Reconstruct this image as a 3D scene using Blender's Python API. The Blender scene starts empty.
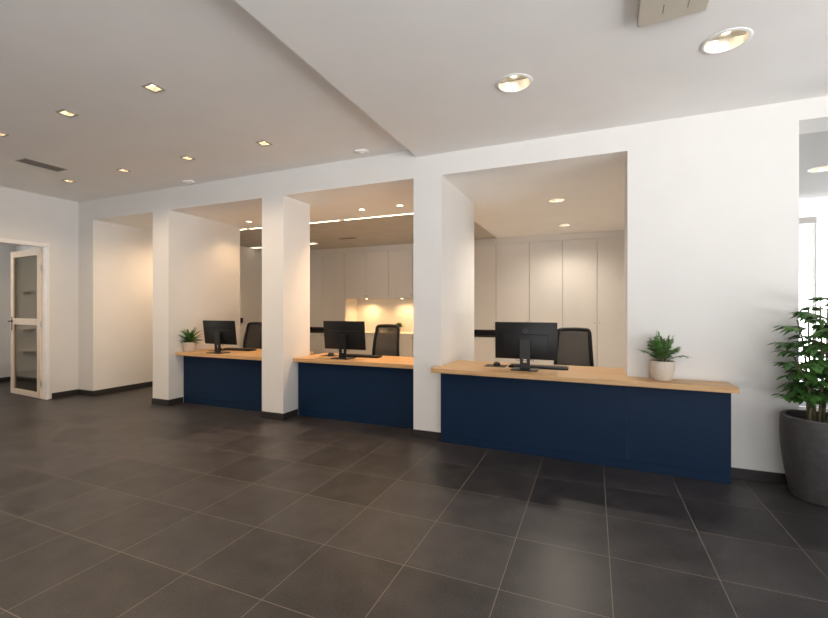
import bpy, bmesh, math, random
from mathutils import Vector, Matrix
random.seed(7)
SC = bpy.context.scene
COL = SC.collection
PI = math.pi

# ------------------------------------------------------------------ materials
def nodes_of(name):
    m = bpy.data.materials.new(name); m.use_nodes = True
    nt = m.node_tree; b = nt.nodes['Principled BSDF']
    return m, nt, b

def plain(name, col, rough=.5, metal=0., spec=.5, var=.0, scale=30., bump=0., bscale=200., emit=None, estr=0.):
    """one colour with a faint procedural mottling and optional fine bump"""
    m, nt, b = nodes_of(name)
    b.inputs['Base Color'].default_value = (*col, 1)
    b.inputs['Roughness'].default_value = rough
    b.inputs['Metallic'].default_value = metal
    b.inputs['Specular IOR Level'].default_value = spec
    tc = nt.nodes.new('ShaderNodeTexCoord')
    if var > 0:
        n = nt.nodes.new('ShaderNodeTexNoise'); n.inputs['Scale'].default_value = scale; n.inputs['Detail'].default_value = 4
        nt.links.new(tc.outputs['Object'], n.inputs['Vector'])
        r = nt.nodes.new('ShaderNodeValToRGB')
        r.color_ramp.elements[0].position = .3; r.color_ramp.elements[1].position = .7
        r.color_ramp.elements[0].color = (*[max(0, c*(1-var)) for c in col], 1)
        r.color_ramp.elements[1].color = (*[min(1, c*(1+var)) for c in col], 1)
        nt.links.new(n.outputs['Fac'], r.inputs['Fac']); nt.links.new(r.outputs['Color'], b.inputs['Base Color'])
    if bump > 0:
        n2 = nt.nodes.new('ShaderNodeTexNoise'); n2.inputs['Scale'].default_value = bscale; n2.inputs['Detail'].default_value = 3
        nt.links.new(tc.outputs['Object'], n2.inputs['Vector'])
        bp = nt.nodes.new('ShaderNodeBump'); bp.inputs['Strength'].default_value = bump; bp.inputs['Distance'].default_value = .002
        nt.links.new(n2.outputs['Fac'], bp.inputs['Height']); nt.links.new(bp.outputs['Normal'], b.inputs['Normal'])
    if emit:
        b.inputs['Emission Color'].default_value = (*emit, 1); b.inputs['Emission Strength'].default_value = estr
    return m

def mnode(nt, op, a, b=None, c=None):
    n = nt.nodes.new('ShaderNodeMath'); n.operation = op
    for i, v in enumerate((a, b, c)):
        if v is None: continue
        if hasattr(v, 'is_output'): nt.links.new(v, n.inputs[i])
        else: n.inputs[i].default_value = v
    return n.outputs[0]

TILE, TX0, TY0 = .5362, .088, -.62
def tile_material(name='dark grey stoneware tile', tile=TILE, x0=TX0, y0=TY0, grout=.0042):
    m, nt, b = nodes_of(name)
    tc = nt.nodes.new('ShaderNodeTexCoord'); sp = nt.nodes.new('ShaderNodeSeparateXYZ')
    nt.links.new(tc.outputs['Object'], sp.inputs[0])
    ux = mnode(nt, 'DIVIDE', mnode(nt, 'SUBTRACT', sp.outputs['X'], x0), tile)
    uy = mnode(nt, 'DIVIDE', mnode(nt, 'SUBTRACT', sp.outputs['Y'], y0), tile)
    def edge(u):
        f = mnode(nt, 'FRACT', u)
        return mnode(nt, 'MULTIPLY', mnode(nt, 'MINIMUM', f, mnode(nt, 'SUBTRACT', 1., f)), tile)
    d = mnode(nt, 'MINIMUM', edge(ux), edge(uy))
    g = mnode(nt, 'LESS_THAN', d, grout/2)
    cid = nt.nodes.new('ShaderNodeCombineXYZ')
    nt.links.new(mnode(nt, 'FLOOR', ux), cid.inputs[0]); nt.links.new(mnode(nt, 'FLOOR', uy), cid.inputs[1])
    wn = nt.nodes.new('ShaderNodeTexWhiteNoise'); nt.links.new(cid.outputs[0], wn.inputs['Vector'])
    n1 = nt.nodes.new('ShaderNodeTexNoise'); n1.inputs['Scale'].default_value = 95; n1.inputs['Detail'].default_value = 6; n1.inputs['Roughness'].default_value = .7
    n2 = nt.nodes.new('ShaderNodeTexNoise'); n2.inputs['Scale'].default_value = 5; n2.inputs['Detail'].default_value = 5
    for n in (n1, n2): nt.links.new(tc.outputs['Object'], n.inputs['Vector'])
    v = mnode(nt, 'ADD', mnode(nt, 'MULTIPLY', n1.outputs['Fac'], .75), mnode(nt, 'ADD', mnode(nt, 'MULTIPLY', n2.outputs['Fac'], .35), mnode(nt, 'MULTIPLY', wn.outputs['Value'], .12)))
    r = nt.nodes.new('ShaderNodeValToRGB')
    r.color_ramp.elements[0].position = .46; r.color_ramp.elements[1].position = .80
    r.color_ramp.elements[0].color = (.013, .0124, .0132, 1); r.color_ramp.elements[1].color = (.064, .059, .062, 1)
    nt.links.new(v, r.inputs['Fac'])
    mx = nt.nodes.new('ShaderNodeMix'); mx.data_type = 'RGBA'
    nt.links.new(g, mx.inputs[0]); nt.links.new(r.outputs['Color'], mx.inputs[6]); mx.inputs[7].default_value = (.20, .17, .145, 1)
    nt.links.new(mx.outputs[2], b.inputs['Base Color'])
    rg = mnode(nt, 'ADD', mnode(nt, 'MULTIPLY', n1.outputs['Fac'], .22), mnode(nt, 'MULTIPLY', g, .3))
    nt.links.new(mnode(nt, 'ADD', rg, .28), b.inputs['Roughness'])
    b.inputs['Specular IOR Level'].default_value = .36
    h = mnode(nt, 'SUBTRACT', mnode(nt, 'MULTIPLY', n1.outputs['Fac'], .3), mnode(nt, 'MULTIPLY', g, 1.))
    bp = nt.nodes.new('ShaderNodeBump'); bp.inputs['Strength'].default_value = .22; bp.inputs['Distance'].default_value = .002
    nt.links.new(h, bp.inputs['Height']); nt.links.new(bp.outputs['Normal'], b.inputs['Normal'])
    return m

def wood_material():
    m, nt, b = nodes_of('pale oak')
    tc = nt.nodes.new('ShaderNodeTexCoord'); mp = nt.nodes.new('ShaderNodeMapping')
    mp.inputs['Scale'].default_value = (1.2, 22, 22)
    nt.links.new(tc.outputs['Object'], mp.inputs['Vector'])
    n = nt.nodes.new('ShaderNodeTexNoise'); n.inputs['Scale'].default_value = 2.2; n.inputs['Detail'].default_value = 8; n.inputs['Roughness'].default_value = .62; n.inputs['Distortion'].default_value = .6
    nt.links.new(mp.outputs['Vector'], n.inputs['Vector'])
    r = nt.nodes.new('ShaderNodeValToRGB')
    r.color_ramp.elements[0].position = .3; r.color_ramp.elements[1].position = .72
    r.color_ramp.elements[0].color = (.47, .27, .115, 1); r.color_ramp.elements[1].color = (.68, .44, .225, 1)
    nt.links.new(n.outputs['Fac'], r.inputs['Fac']); nt.links.new(r.outputs['Color'], b.inputs['Base Color'])
    b.inputs['Roughness'].default_value = .42; b.inputs['Specular IOR Level'].default_value = .4
    return m

def leaf_material(name, c0, c1):
    m, nt, b = nodes_of(name)
    tc = nt.nodes.new('ShaderNodeTexCoord')
    n = nt.nodes.new('ShaderNodeTexNoise'); n.inputs['Scale'].default_value = 18; n.inputs['Detail'].default_value = 3
    nt.links.new(tc.outputs['Object'], n.inputs['Vector'])
    r = nt.nodes.new('ShaderNodeValToRGB'); r.color_ramp.elements[0].position = .32; r.color_ramp.elements[1].position = .72
    r.color_ramp.elements[0].color = (*c0, 1); r.color_ramp.elements[1].color = (*c1, 1)
    nt.links.new(n.outputs['Fac'], r.inputs['Fac']); nt.links.new(r.outputs['Color'], b.inputs['Base Color'])
    b.inputs['Roughness'].default_value = .38; b.inputs['Specular IOR Level'].default_value = .45
    return m

def mesh_fabric():
    """see-through woven chair mesh"""
    m, nt, b = nodes_of('black chair mesh')
    b.inputs['Base Color'].default_value = (.018, .017, .017, 1); b.inputs['Roughness'].default_value = .7
    tc = nt.nodes.new('ShaderNodeTexCoord'); sp = nt.nodes.new('ShaderNodeSeparateXYZ')
    nt.links.new(tc.outputs['Object'], sp.inputs[0])
    def stripe(o, s):
        return mnode(nt, 'FRACT', mnode(nt, 'MULTIPLY', o, s))
    a = mnode(nt, 'GREATER_THAN', stripe(sp.outputs['X'], 260.), .68)
    c = mnode(nt, 'GREATER_THAN', stripe(sp.outputs['Z'], 260.), .68)
    hole = mnode(nt, 'MULTIPLY', a, c)
    tr = nt.nodes.new('ShaderNodeBsdfTransparent'); mix = nt.nodes.new('ShaderNodeMixShader')
    nt.links.new(hole, mix.inputs[0]); nt.links.new(b.outputs[0], mix.inputs[1]); nt.links.new(tr.outputs[0], mix.inputs[2])
    nt.links.new(mix.outputs[0], nt.nodes['Material Output'].inputs['Surface'])
    return m

def glass_material(name, tint=(1, 1, 1), refl=.08):
    m = bpy.data.materials.new(name); m.use_nodes = True; nt = m.node_tree; nt.nodes.clear()
    out = nt.nodes.new('ShaderNodeOutputMaterial'); tr = nt.nodes.new('ShaderNodeBsdfTransparent'); gl = nt.nodes.new('ShaderNodeBsdfGlossy')
    tr.inputs['Color'].default_value = (*tint, 1); gl.inputs['Roughness'].default_value = .02
    fr = nt.nodes.new('ShaderNodeLayerWeight'); fr.inputs['Blend'].default_value = .25
    mix = nt.nodes.new('ShaderNodeMixShader')
    nt.links.new(mnode(nt, 'ADD', mnode(nt, 'MULTIPLY', fr.outputs['Fresnel'], .3), refl*.3), mix.inputs[0])
    nt.links.new(tr.outputs[0], mix.inputs[1]); nt.links.new(gl.outputs[0], mix.inputs[2]); nt.links.new(mix.outputs[0], out.inputs['Surface'])
    return m

def emit_material(name, col, s):
    m = bpy.data.materials.new(name); m.use_nodes = True; nt = m.node_tree; nt.nodes.clear()
    out = nt.nodes.new('ShaderNodeOutputMaterial'); e = nt.nodes.new('ShaderNodeEmission')
    e.inputs['Color'].default_value = (*col, 1); e.inputs['Strength'].default_value = s
    nt.links.new(e.outputs[0], out.inputs['Surface']); return m

WARM = (1., .73, .47)
M = dict(
    wall=plain('white wall paint', (.715, .705, .69), .85, spec=.25, var=.015, scale=3, bump=.12, bscale=90),
    ceil=plain('matt ceiling paint', (.90, .888, .875), .92, spec=.2, var=.015, scale=2.5, bump=.1, bscale=80),
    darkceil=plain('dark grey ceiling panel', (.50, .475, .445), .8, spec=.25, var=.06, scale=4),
    tile=tile_material(),
    skirt=plain('dark tile skirting', (.026, .0245, .024), .42, var=.25, scale=120),
    skirt_joint=plain('skirting grout', (.28, .24, .2), .8),
    oak=wood_material(),
    navy=plain('navy laminate', (.0042, .0190, .0515), .55, spec=.22, var=.06, scale=6),
    navy2=plain('navy plinth laminate', (.0042, .0190, .0515), .55, spec=.22, var=.06, scale=8),
    black=plain('black plastic', (.006, .006, .0068), .42, spec=.34, var=.1, scale=60, bump=.05, bscale=900),
    blackg=plain('satin black plastic', (.009, .009, .0095), .36, spec=.4, var=.1, scale=50),
    bouncefloor=plain('pale bounce flooring', (.60, .56, .51), .6, var=.05, scale=12),  # pale on purpose, to bounce lamp light up to the office ceiling
    sideceil=plain('shade-toned ceiling paint', (.50, .495, .485), .9, spec=.2, var=.015, scale=3),  # ceiling colour darkened to stand for dimmer light in the side room
    screen=plain('dark display glass', (.006, .007, .009), .1, spec=.5),
    mark=plain('grey plastic emblem', (.075, .07, .075), .35, spec=.5),
    key=plain('keycap plastic', (.016, .016, .017), .55, var=.1, scale=40),
    pad=plain('mouse mat rubber', (.05, .038, .03), .8, var=.15, scale=90),
    fabric=plain('black upholstery', (.016, .016, .017), .9, spec=.2, var=.3, scale=250, bump=.3, bscale=600),
    mesh=mesh_fabric(),
    cab=plain('cream cupboard lacquer', (.70, .675, .64), .5, spec=.35, var=.01, scale=3),
    carcass=plain('cupboard carcass board', (.5, .47, .43), .6, var=.02, scale=5),
    top_dark=plain('dark stone worktop', (.03, .028, .026), .35, var=.4, scale=80),
    metal=plain('brushed steel', (.45, .44, .42), .3, metal=1., var=.06, scale=80),
    dmetal=plain('dark bronze metal', (.05, .042, .036), .35, metal=.9, var=.1, scale=60),
    reflector=plain('satin lamp reflector', (.93, .85, .73), .30, metal=.5, var=.03, scale=30),
    trimw=plain('white lamp trim', (.8, .79, .77), .45),
    trimg=plain('taupe lamp trim', (.38, .34, .29), .45),
    lamp=emit_material('warm lamp', (1., .80, .52), 14.),
    lampbig=emit_material('warm lamp bulb', (1., .89, .70), 12.),
    led=emit_material('warm led diffuser', (1., .80, .55), 9.),
    panelled=emit_material('warm panel diffuser', (1., .82, .6), 1.6),
    ledlow=emit_material('dim led diffuser', (1., .82, .6), .35),
    beige=plain('beige metal panel', (.56, .505, .42), .5, spec=.4, var=.02, scale=8),
    grille=plain('dark grille metal', (.16, .145, .125), .5, var=.1, scale=30),
    dooroak=plain('pale painted door timber', (.70, .58, .45), .5, var=.05, scale=14),
    frame=plain('white frame paint', (.84, .82, .79), .5, var=.02, scale=8),
    dglass=glass_material('clear door glass', (.70, .665, .60)),
    wglass=glass_material('daylight-dimming window glass', (.88, .885, .89)),  # grey tint put in to cut the side room's daylight
    pot=plain('speckled beige ceramic', (.58, .505, .425), .55, var=.06, scale=60, bump=.1, bscale=150),
    bigpot=plain('charcoal fibre clay', (.052, .050, .051), .62, var=.22, scale=22, bump=.25, bscale=160),
    soil=plain('potting soil', (.022, .015, .010), .95, var=.5, scale=90, bump=.8, bscale=120),
    leaf=leaf_material('glossy green leaf', (.026, .082, .018), (.085, .205, .046)),
    fern=leaf_material('fern green leaf', (.028, .088, .018), (.10, .235, .05)),
    stem=plain('green brown stem', (.10, .085, .035), .6, var=.35, scale=40),
    greystuff=plain('grey lounge fabric', (.03, .03, .033), .9, var=.2, scale=60),
)

# ------------------------------------------------------------------ mesh helpers
class MB:
    def __init__(s): s.bm = bmesh.new()
    def box(s, x0, y0, z0, x1, y1, z1, bev=0., seg=2):
        r = bmesh.ops.create_cube(s.bm, size=1.)
        vs = r['verts']
        bmesh.ops.scale(s.bm, verts=vs, vec=(x1-x0, y1-y0, z1-z0))
        bmesh.ops.translate(s.bm, verts=vs, vec=((x0+x1)/2, (y0+y1)/2, (z0+z1)/2))
        if bev > 0:
            es = list({e for v in vs for e in v.link_edges})
            out = bmesh.ops.bevel(s.bm, geom=es, offset=bev, segments=seg, affect='EDGES', profile=.5)
        return s
    def prism(s, pts, z0, z1, bev=0.):
        lo = [s.bm.verts.new((p[0], p[1], z0)) for p in pts]; hi = [s.bm.verts.new((p[0], p[1], z1)) for p in pts]
        n = len(pts)
        fs = [s.bm.faces.new(lo[::-1]), s.bm.faces.new(hi)]
        for i in range(n): fs.append(s.bm.faces.new((lo[i], lo[(i+1) % n], hi[(i+1) % n], hi[i])))
        if bev > 0:
            es = list({e for f in fs for e in f.edges})
            bmesh.ops.bevel(s.bm, geom=es, offset=bev, segments=2, affect='EDGES', profile=.5)
        return s
    def lathe(s, prof, n=32, cx=0, cy=0, cz=0, cap0=True, cap1=True):
        rings = []
        for r, z in prof:
            rings.append([s.bm.verts.new((cx+r*math.cos(2*PI*i/n), cy+r*math.sin(2*PI*i/n), cz+z)) for i in range(n)])
        for a, b in zip(rings, rings[1:]):
            for i in range(n): s.bm.faces.new((a[i], a[(i+1) % n], b[(i+1) % n], b[i]))
        if cap0: s.bm.faces.new(rings[0][::-1])
        if cap1: s.bm.faces.new(rings[-1])
        return s
    def tube(s, pts, rad, n=8, cap=True, flat=1.):
        pts = [Vector(p) for p in pts]; rings = []
        rads = rad if isinstance(rad, (list, tuple)) else [rad]*len(pts)
        up = Vector((0, 0, 1)); prev = None
        for i, p in enumerate(pts):
            d = (pts[min(i+1, len(pts)-1)]-pts[max(i-1, 0)]).normalized()
            if prev is None:
                ref = up if abs(d.z) < .9 else Vector((1, 0, 0)); u = d.cross(ref).normalized()
            else:
                u = (prev-d*prev.dot(d)).normalized()
            prev = u; w = d.cross(u)
            rings.append([s.bm.verts.new(p+rads[i]*(u*math.cos(2*PI*k/n)+w*flat*math.sin(2*PI*k/n))) for k in range(n)])
        for a, b in zip(rings, rings[1:]):
            for k in range(n): s.bm.faces.new((a[k], a[(k+1) % n], b[(k+1) % n], b[k]))
        if cap: s.bm.faces.new(rings[0][::-1]); s.bm.faces.new(rings[-1])
        return s
    def cyl(s, p0, p1, r, n=20): return s.tube([p0, p1], r, n)
    def leaf(s, base, direc, normal, length, width, droop=.25, fold=.18, n=5):
        """a curved, folded lanceolate leaf"""
        d = Vector(direc).normalized(); nn = Vector(normal); nn = (nn-d*nn.dot(d)).normalized(); side = d.cross(nn)
        rows = []
        for i in range(n+1):
            t = i/n
            w = width*.5*(math.sin(PI*min(1., t**.8))**.85 if 0 < t < 1 else 0)
            c = Vector(base)+d*(length*t)-nn*(droop*length*t*t)
            if i in (0, n): rows.append([s.bm.verts.new(c)])
            else: rows.append([s.bm.verts.new(c-side*w+nn*(w*fold*2)), s.bm.verts.new(c), s.bm.verts.new(c+side*w+nn*(w*fold*2))])
        for a, b in zip(rows, rows[1:]):
            if len(a) == 1: s.bm.faces.new((a[0], b[1], b[0])); s.bm.faces.new((a[0], b[2], b[1]))
            elif len(b) == 1: s.bm.faces.new((a[0], a[1], b[0])); s.bm.faces.new((a[1], a[2], b[0]))
            else: s.bm.faces.new((a[0], a[1], b[1], b[0])); s.bm.faces.new((a[1], a[2], b[2], b[1]))
        return s
    def rot(s, ang, axis='X', cent=(0, 0, 0)):
        bmesh.ops.rotate(s.bm, verts=s.bm.verts, cent=cent, matrix=Matrix.Rotation(ang, 3, axis)); return s
    def build(s, name, mat, parent=None, smooth=False, label=None):
        bmesh.ops.recalc_face_normals(s.bm, faces=s.bm.faces)
        me = bpy.data.meshes.new(name); s.bm.to_mesh(me); s.bm.free()
        me.materials.append(mat)
        if smooth:
            for p in me.polygons: p.use_smooth = True
            if smooth != 'all':
                try: me.set_sharp_from_angle(angle=math.radians(38))
                except Exception: pass
        o = bpy.data.objects.new(name, me); COL.objects.link(o)
        if parent: o.parent = parent
        if label: o['label'] = label
        return o

def tag(o, label, cat, group=None):
    o['label'] = label; o['category'] = cat
    if group: o['group'] = group
    return o
def thing(name, label, cat, loc=(0, 0, 0), rotz=0., group=None):
    o = bpy.data.objects.new(name, None); COL.objects.link(o); o.empty_display_size = .1
    o.location = loc; o.rotation_euler = (0, 0, rotz)
    return tag(o, label, cat, group)
def struct(name, mb, mat, smooth=False):
    o = mb.build(name, mat, None, smooth); o['kind'] = 'structure'; return o
def dup(o, loc, rotz=None, label=None):
    def rec(src, par):
        c = src.copy(); COL.objects.link(c)
        if par: c.parent = par
        for ch in list(src.children): rec(ch, c)
        return c
    r = rec(o, None); r.location = loc
    if rotz is not None: r.rotation_euler = (0, 0, rotz)
    if label: r['label'] = label
    return r
def cut(o, cutters):
    """real holes through a ceiling for the recessed fittings"""
    tmp = []
    for mb in cutters:
        c = mb.build('cutter', M['ceil']); tmp.append(c)
        md = o.modifiers.new('hole', 'BOOLEAN'); md.operation = 'DIFFERENCE'; md.object = c; md.solver = 'EXACT'
    dg = bpy.context.evaluated_depsgraph_get(); dg.update()
    me = bpy.data.meshes.new_from_object(o.evaluated_get(dg))
    o.modifiers.clear(); old = o.data; o.data = me; bpy.data.meshes.remove(old)
    for c in tmp:
        d = c.data; bpy.data.objects.remove(c); bpy.data.meshes.remove(d)
def spot(loc, power, col=WARM, size=100, blend=.7, r=.05, parent=None, rot=(0, 0, 0)):
    l = bpy.data.lights.new('lamp_light', 'SPOT'); l.energy = power; l.color = col
    l.spot_size = math.radians(size); l.spot_blend = blend; l.shadow_soft_size = r
    o = bpy.data.objects.new('lamp_light', l); COL.objects.link(o); o.location = loc; o.rotation_euler = rot
    if parent: o.parent = parent
    return o

# ------------------------------------------------------------------ the room shell
HI, LO, HD = 3.245, 3.155, 2.92          # high ceiling, lowered ceiling, opening heads / back-office ceiling
HD5 = 2.985
FX0, FX1, FY0, FY1 = -12.5, 5.0, -7.8, 5.3
struct('floor', MB().box(FX0, FY0, -.1, FX1, FY1, 0), M['tile'])

wf = MB()
wf.box(-8.02, 0, HD+.003, 1.551, .35, HI+.15)                 # beam over the openings
wf.box(1.551, 0, HD5, 4.75, .35, HI+.15)
wf.box(.296, 0, 0, 1.551, .398, HD+.003)                      # right wall piece
wf.box(3.05, 0, 0, 4.75, .35, HD5)
struct('wall_front', wf, M['wall'])
PIERS = dict(far=(-6.180, -5.832, 1.391), middle=(-4.055, -3.700, .561), near=(-1.868, -1.534, 1.396))
for nme, (x0, x1, dep) in PIERS.items():
    struct('wall_pier_'+nme, MB().box(x0, 0, 0, x1, dep, HD+.003), M['wall'])
# left wall with the door opening
DY0, DY1, DZ = -1.50, -.450, 2.455
wl = MB()
wl.box(-8.14, FY0, 0, -8.02, DY0, HI+.15); wl.box(-8.14, DY1, 0, -8.02, .35, HI+.15); wl.box(-8.14, DY0, DZ, -8.02, DY1, HI+.15)
struct('wall_left', wl, M['wall'])
struct('wall_passage', MB().box(-8.02, 0, 0, -7.62, 4.05, HD+.003), M['wall'])
wb = MB(); wb.box(-8.75, 5.02, 0, 1.551, 5.2, HD+.1); wb.box(-8.75, 3.9, 0, -8.6, 5.02, HD+.1)
wb.box(-8.6, 3.9, 0, -8.02, 4.05, HD+.1)
struct('wall_back', wb, M['wall'])
struct('wall_divider', MB().box(1.3, .398, 0, 1.551, 5.02, HD5), M['wall'])
# room beyond the right-hand opening: glazed end
wd = MB(); wd.box(4.6, .35, 0, 4.75, 3.25, HD5)
struct('wall_right', wd, M['wall'])
# ceilings
high = struct('ceiling', MB().box(-8.14, FY0, HI, -1.83, 0.0, HI+.14), M['ceil'])
low = struct('ceiling_lowered', MB().box(-1.83, FY0, LO, 4.75, 0.0, HI+.14), M['ceil'])
bc = MB(); bc.prism([(-8.02, .35), (1.3, .35), (1.3, 5.02), (-1.842, 5.02), (-1.842, 1.605), (-8.02, 1.605)], HD, HD+.14)
bc.box(-7.62, .0005, HD, .296, .3495, HD+.003)
back_light = struct('ceiling_office', bc, M['ceil'])
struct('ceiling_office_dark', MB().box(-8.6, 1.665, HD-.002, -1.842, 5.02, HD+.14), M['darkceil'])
struct('ceiling_side_room', MB().box(1.551, .35, HD5, 4.6, 3.25, HD5+.12), M['sideceil'])
sideceil = bpy.data.objects['ceiling_side_room']
# walls and big windows behind and beside the camera (daylight)
wr = MB()
WZ0, WZ1 = .12, 2.85
wr.box(4.6, FY0, 0, 4.75, 0, WZ0); wr.box(4.6, FY0, WZ1, 4.75, 0, HI+.14)
wr.box(4.6, -1.9, WZ0, 4.75, 0, WZ1); wr.box(4.6, FY0, WZ0, 4.75, -7.3, WZ1)
struct('wall_right_lobby', wr, M['wall'])
ws = MB()
SX0, SX1 = -1.6, 2.4
ws.box(-8.14, FY0-.15, 0, 4.75, FY0, WZ0); ws.box(-8.14, FY0-.15, WZ1, 4.75, FY0, HI+.14)
ws.box(-8.14, FY0-.15, WZ0, SX0, FY0, WZ1); ws.box(SX1, FY0-.15, WZ0, 4.75, FY0, WZ1)
struct('wall_street', ws, M['wall'])
def frame_x(name, x, y0, y1, z0, z1, nb):
    m = MB(); w = .05
    for k in range(nb+1):
        yy = y0+(y1-y0-w)*k/nb; m.box(x, yy, z0, x+.07, yy+w, z1)
    m.box(x, y0, z0, x+.07, y1, z0+w); m.box(x, y0, z1-w, x+.07, y1, z1)
    struct(name, m, M['frame'])
def frame_y(name, y, x0, x1, z0, z1, nb):
    m = MB(); w = .05
    for k in range(nb+1):
        xx = x0+(x1-x0-w)*k/nb; m.box(xx, y, z0, xx+w, y+.07, z1)
    m.box(x0, y, z0, x1, y+.07, z0+w); m.box(x0, y, z1-w, x1, y+.07, z1)
    struct(name, m, M['frame'])
frame_x('window_2', 4.64, -7.3, -1.9, WZ0, WZ1, 4)
frame_y('window_3', FY0-.11, SX0, SX1, WZ0, WZ1, 3)
# glazed end of the side room (white frame with a transom)
w1 = MB()
w1.box(1.551, 3.13, 0, 4.6, 3.2, .08); pass
w1.box(1.551, 3.11, 2.626, 2.835, 3.2, 2.715, .004); w1.box(2.821, 3.12, .08, 2.835, 3.2, 2.64); w1.box(1.551, 3.13, .08, 1.61, 3.2, 2.985); w1.box(3.6, 3.13, .08, 3.66, 3.2, 2.985)
win1 = struct('window_1', w1, M['frame'])
MB().box(1.56, 3.16, .07, 4.59, 3.168, 2.984).build('pane', M['wglass'], win1)
# room behind the left door
rl = MB()
rl.box(FX0, .36, 0, -8.14, .5, 2.9); rl.box(FX0, -6.0, 0, -8.14, -5.86, 2.9)
rl.box(FX0, -5.86, 0, FX0+.14, -5.6, 2.9); rl.box(FX0, -2.9, 0, FX0+.14, .36, 2.9)
rl.box(FX0, -5.6, 0, FX0+.14, -2.9, .5); rl.box(FX0, -5.6, 2.7, FX0+.14, -2.9, 2.9)
struct('wall_side_room', rl, M['wall'])
struct('ceiling_door_room', MB().box(FX0, -6.0, 2.9, -8.14, .5, 3.0), M['ceil'])
# a short return wall seen between door edge and window light
struct('wall_return', MB().box(-10.95, .02, 0, -10.75, .36, 2.9), M['wall'])

struct('floor_bounce', MB().box(-5.832, .64, 0, 1.3, 5.02, .004), M['bouncefloor'])  # unseen pale floor added to brighten the office ceiling by bounce
# skirting
SK, ST = .088, .012
def skirt(name, segs, joints=()):
    m = MB()
    for a in segs: m.box(*a, .002, 1)
    o = struct(name, m, M['skirt'])
    return o
def skx(x0, x1, y): return (x0, y-ST, 0, x1, y, SK)             # on a face looking to -y
def sky(y0, y1, x): return (x, y0, 0, x+ST, y1, SK)             # on a face looking to +x
x0, x1, dp = PIERS['far']; skirt('baseboard_pier_far', [skx(x0, x1+ST, 0), sky(0, .238, x1), (x0-ST, -ST, 0, x0, 1.39, SK)])
x0, x1, dp = PIERS['middle']; skirt('baseboard_pier_middle', [skx(x0-ST, x1+ST, 0), sky(0, .285, x1), (x0-ST, 0, 0, x0, .238, SK)])
x0, x1, dp = PIERS['near']; skirt('baseboard_pier_near', [skx(x0-ST, x1-.002, 0), (x0-ST, 0, 0, x0, .285, SK)])
skirt('baseboard_front', [skx(1.055, 1.551, 0)])
skirt('baseboard_left', [sky(FY0, DY0-.07, -8.02), sky(DY1+.065, 0, -8.02)])
skirt('baseboard_passage', [skx(-8.02, -7.62+ST, 0), sky(0, 4.05, -7.62)])
skirt('baseboard_side_room', [(FX0, .348, 0, -10.95, .36, SK), (-10.962, .008, 0, -10.738, .02, SK), (-10.75, .02, 0, -10.738, .36, SK), (-10.738, .348, 0, -8.14, .36, SK)])
# ------------------------------------------------------------------ the left door
dj = MB()
JW = .065
dj.box(-8.145, DY1-.012, 0, -8.0, DY1, DZ); dj.box(-8.145, DY0, 0, -8.0, DY0+.03, DZ); dj.box(-8.145, DY0, DZ-.03, -8.0, DY1, DZ)
dj.box(-8.02, DY1-.0, 0, -8.0, DY1+.028, DZ+.03); dj.box(-8.02, DY0-.028, 0, -8.0, DY0, DZ+.03); dj.box(-8.02, DY0, DZ, -8.0, DY1, DZ+.03)
struct('trim_1', dj, M['frame'])
# leaf swung into the side room; local x runs from the hinge to the free edge
hinge = Vector((-8.125, DY1-.020, 0)); free = Vector((-9.17, -.385, 0))
v = free-hinge; ang = math.atan2(v.y, v.x); LW = v.length
leaf = bpy.data.objects.new('door_1', None); COL.objects.link(leaf); leaf.location = hinge; leaf.rotation_euler = (0, 0, ang); leaf['kind'] = 'structure'
H = DZ-.04; st = .105
fm = MB()
fm.box(0, -.02, .012, st, .02, H, .003); fm.box(LW-st, -.02, .012, LW, .02, H, .003)
fm.box(st, -.02, .012, LW-st, .02, .10, .003); fm.box(st, -.02, H-st, LW-st, .02, H, .003); fm.box(st, -.02, 1.18, LW-st, .02, 1.285, .003)
fm.build('door_frame', M['dooroak'], leaf)
MB().box(st-.01, -.004, .095, LW-st+.01, .004, 1.185).build('glass_pane', M['dglass'], leaf)
MB().box(st-.01, -.004, 1.28, LW-st+.01, .004, H-st+.01).build('glass_pane', M['dglass'], leaf)
for sd in (-1, 1):
    hb = MB(); xx = LW-.055
    hb.box(xx-.018, sd*.02-.004, 1.08, xx+.018, sd*.02+.004, 1.31, .003); hb.cyl((xx, sd*.02, 1.235), (xx, sd*.07, 1.235), .011, 12); hb.tube([(xx, sd*.068, 1.235), (xx-.06, sd*.07, 1.236), (xx-.14, sd*.066, 1.234)], .010, 10)
    hb.build('door_handle', M['dmetal'], leaf, True)
for zz in (.25, 1.2, 2.1):
    MB().cyl((-.008, 0.012, zz-.05), (-.008, .012, zz+.05), .010, 12).build('hinge', M['metal'], leaf, True)

# what can be seen of the side room: a dark low sofa in front of its window wall, two wall shelves
so = thing('bench', 'low dark grey bench against the pale wall in the room behind the glass door', 'bench', (-11.6, .12, 0), 0)
m = MB(); m.box(-.60, -.23, .40, .60, .23, .58, .03); m.build('cushion', M['greystuff'], so, True)
m = MB(); m.box(-.60, -.22, .10, .60, .22, .40, .004); m.build('base', M['black'], so)
for sx in (-.5, .5):
    for sy in (-.18, .18): MB().cyl((sx, sy, 0), (sx, sy, .11), .02, 10).build('leg', M['black'], so)
for zz, lb in ((.62, 'lowest pale wall shelf behind the glass door leaf'), (1.05, 'middle pale wall shelf seen through the lower pane of the glass door'), (1.78, 'uppermost pale wall shelf seen through the upper pane of the glass door')):
    t = thing('wall_shelf', lb, 'shelf', (-9.75, .36, zz), 0, 'pale shelves behind the glass door')
    MB().box(-.7, -.13, 0, .7, 0, .025, .003).build('board', M['frame'], t)
    for sx in (-.5, .5): MB().box(sx-.012, -.10, -.07, sx+.012, 0, 0, .003).build('bracket', M['frame'], t)
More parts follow.
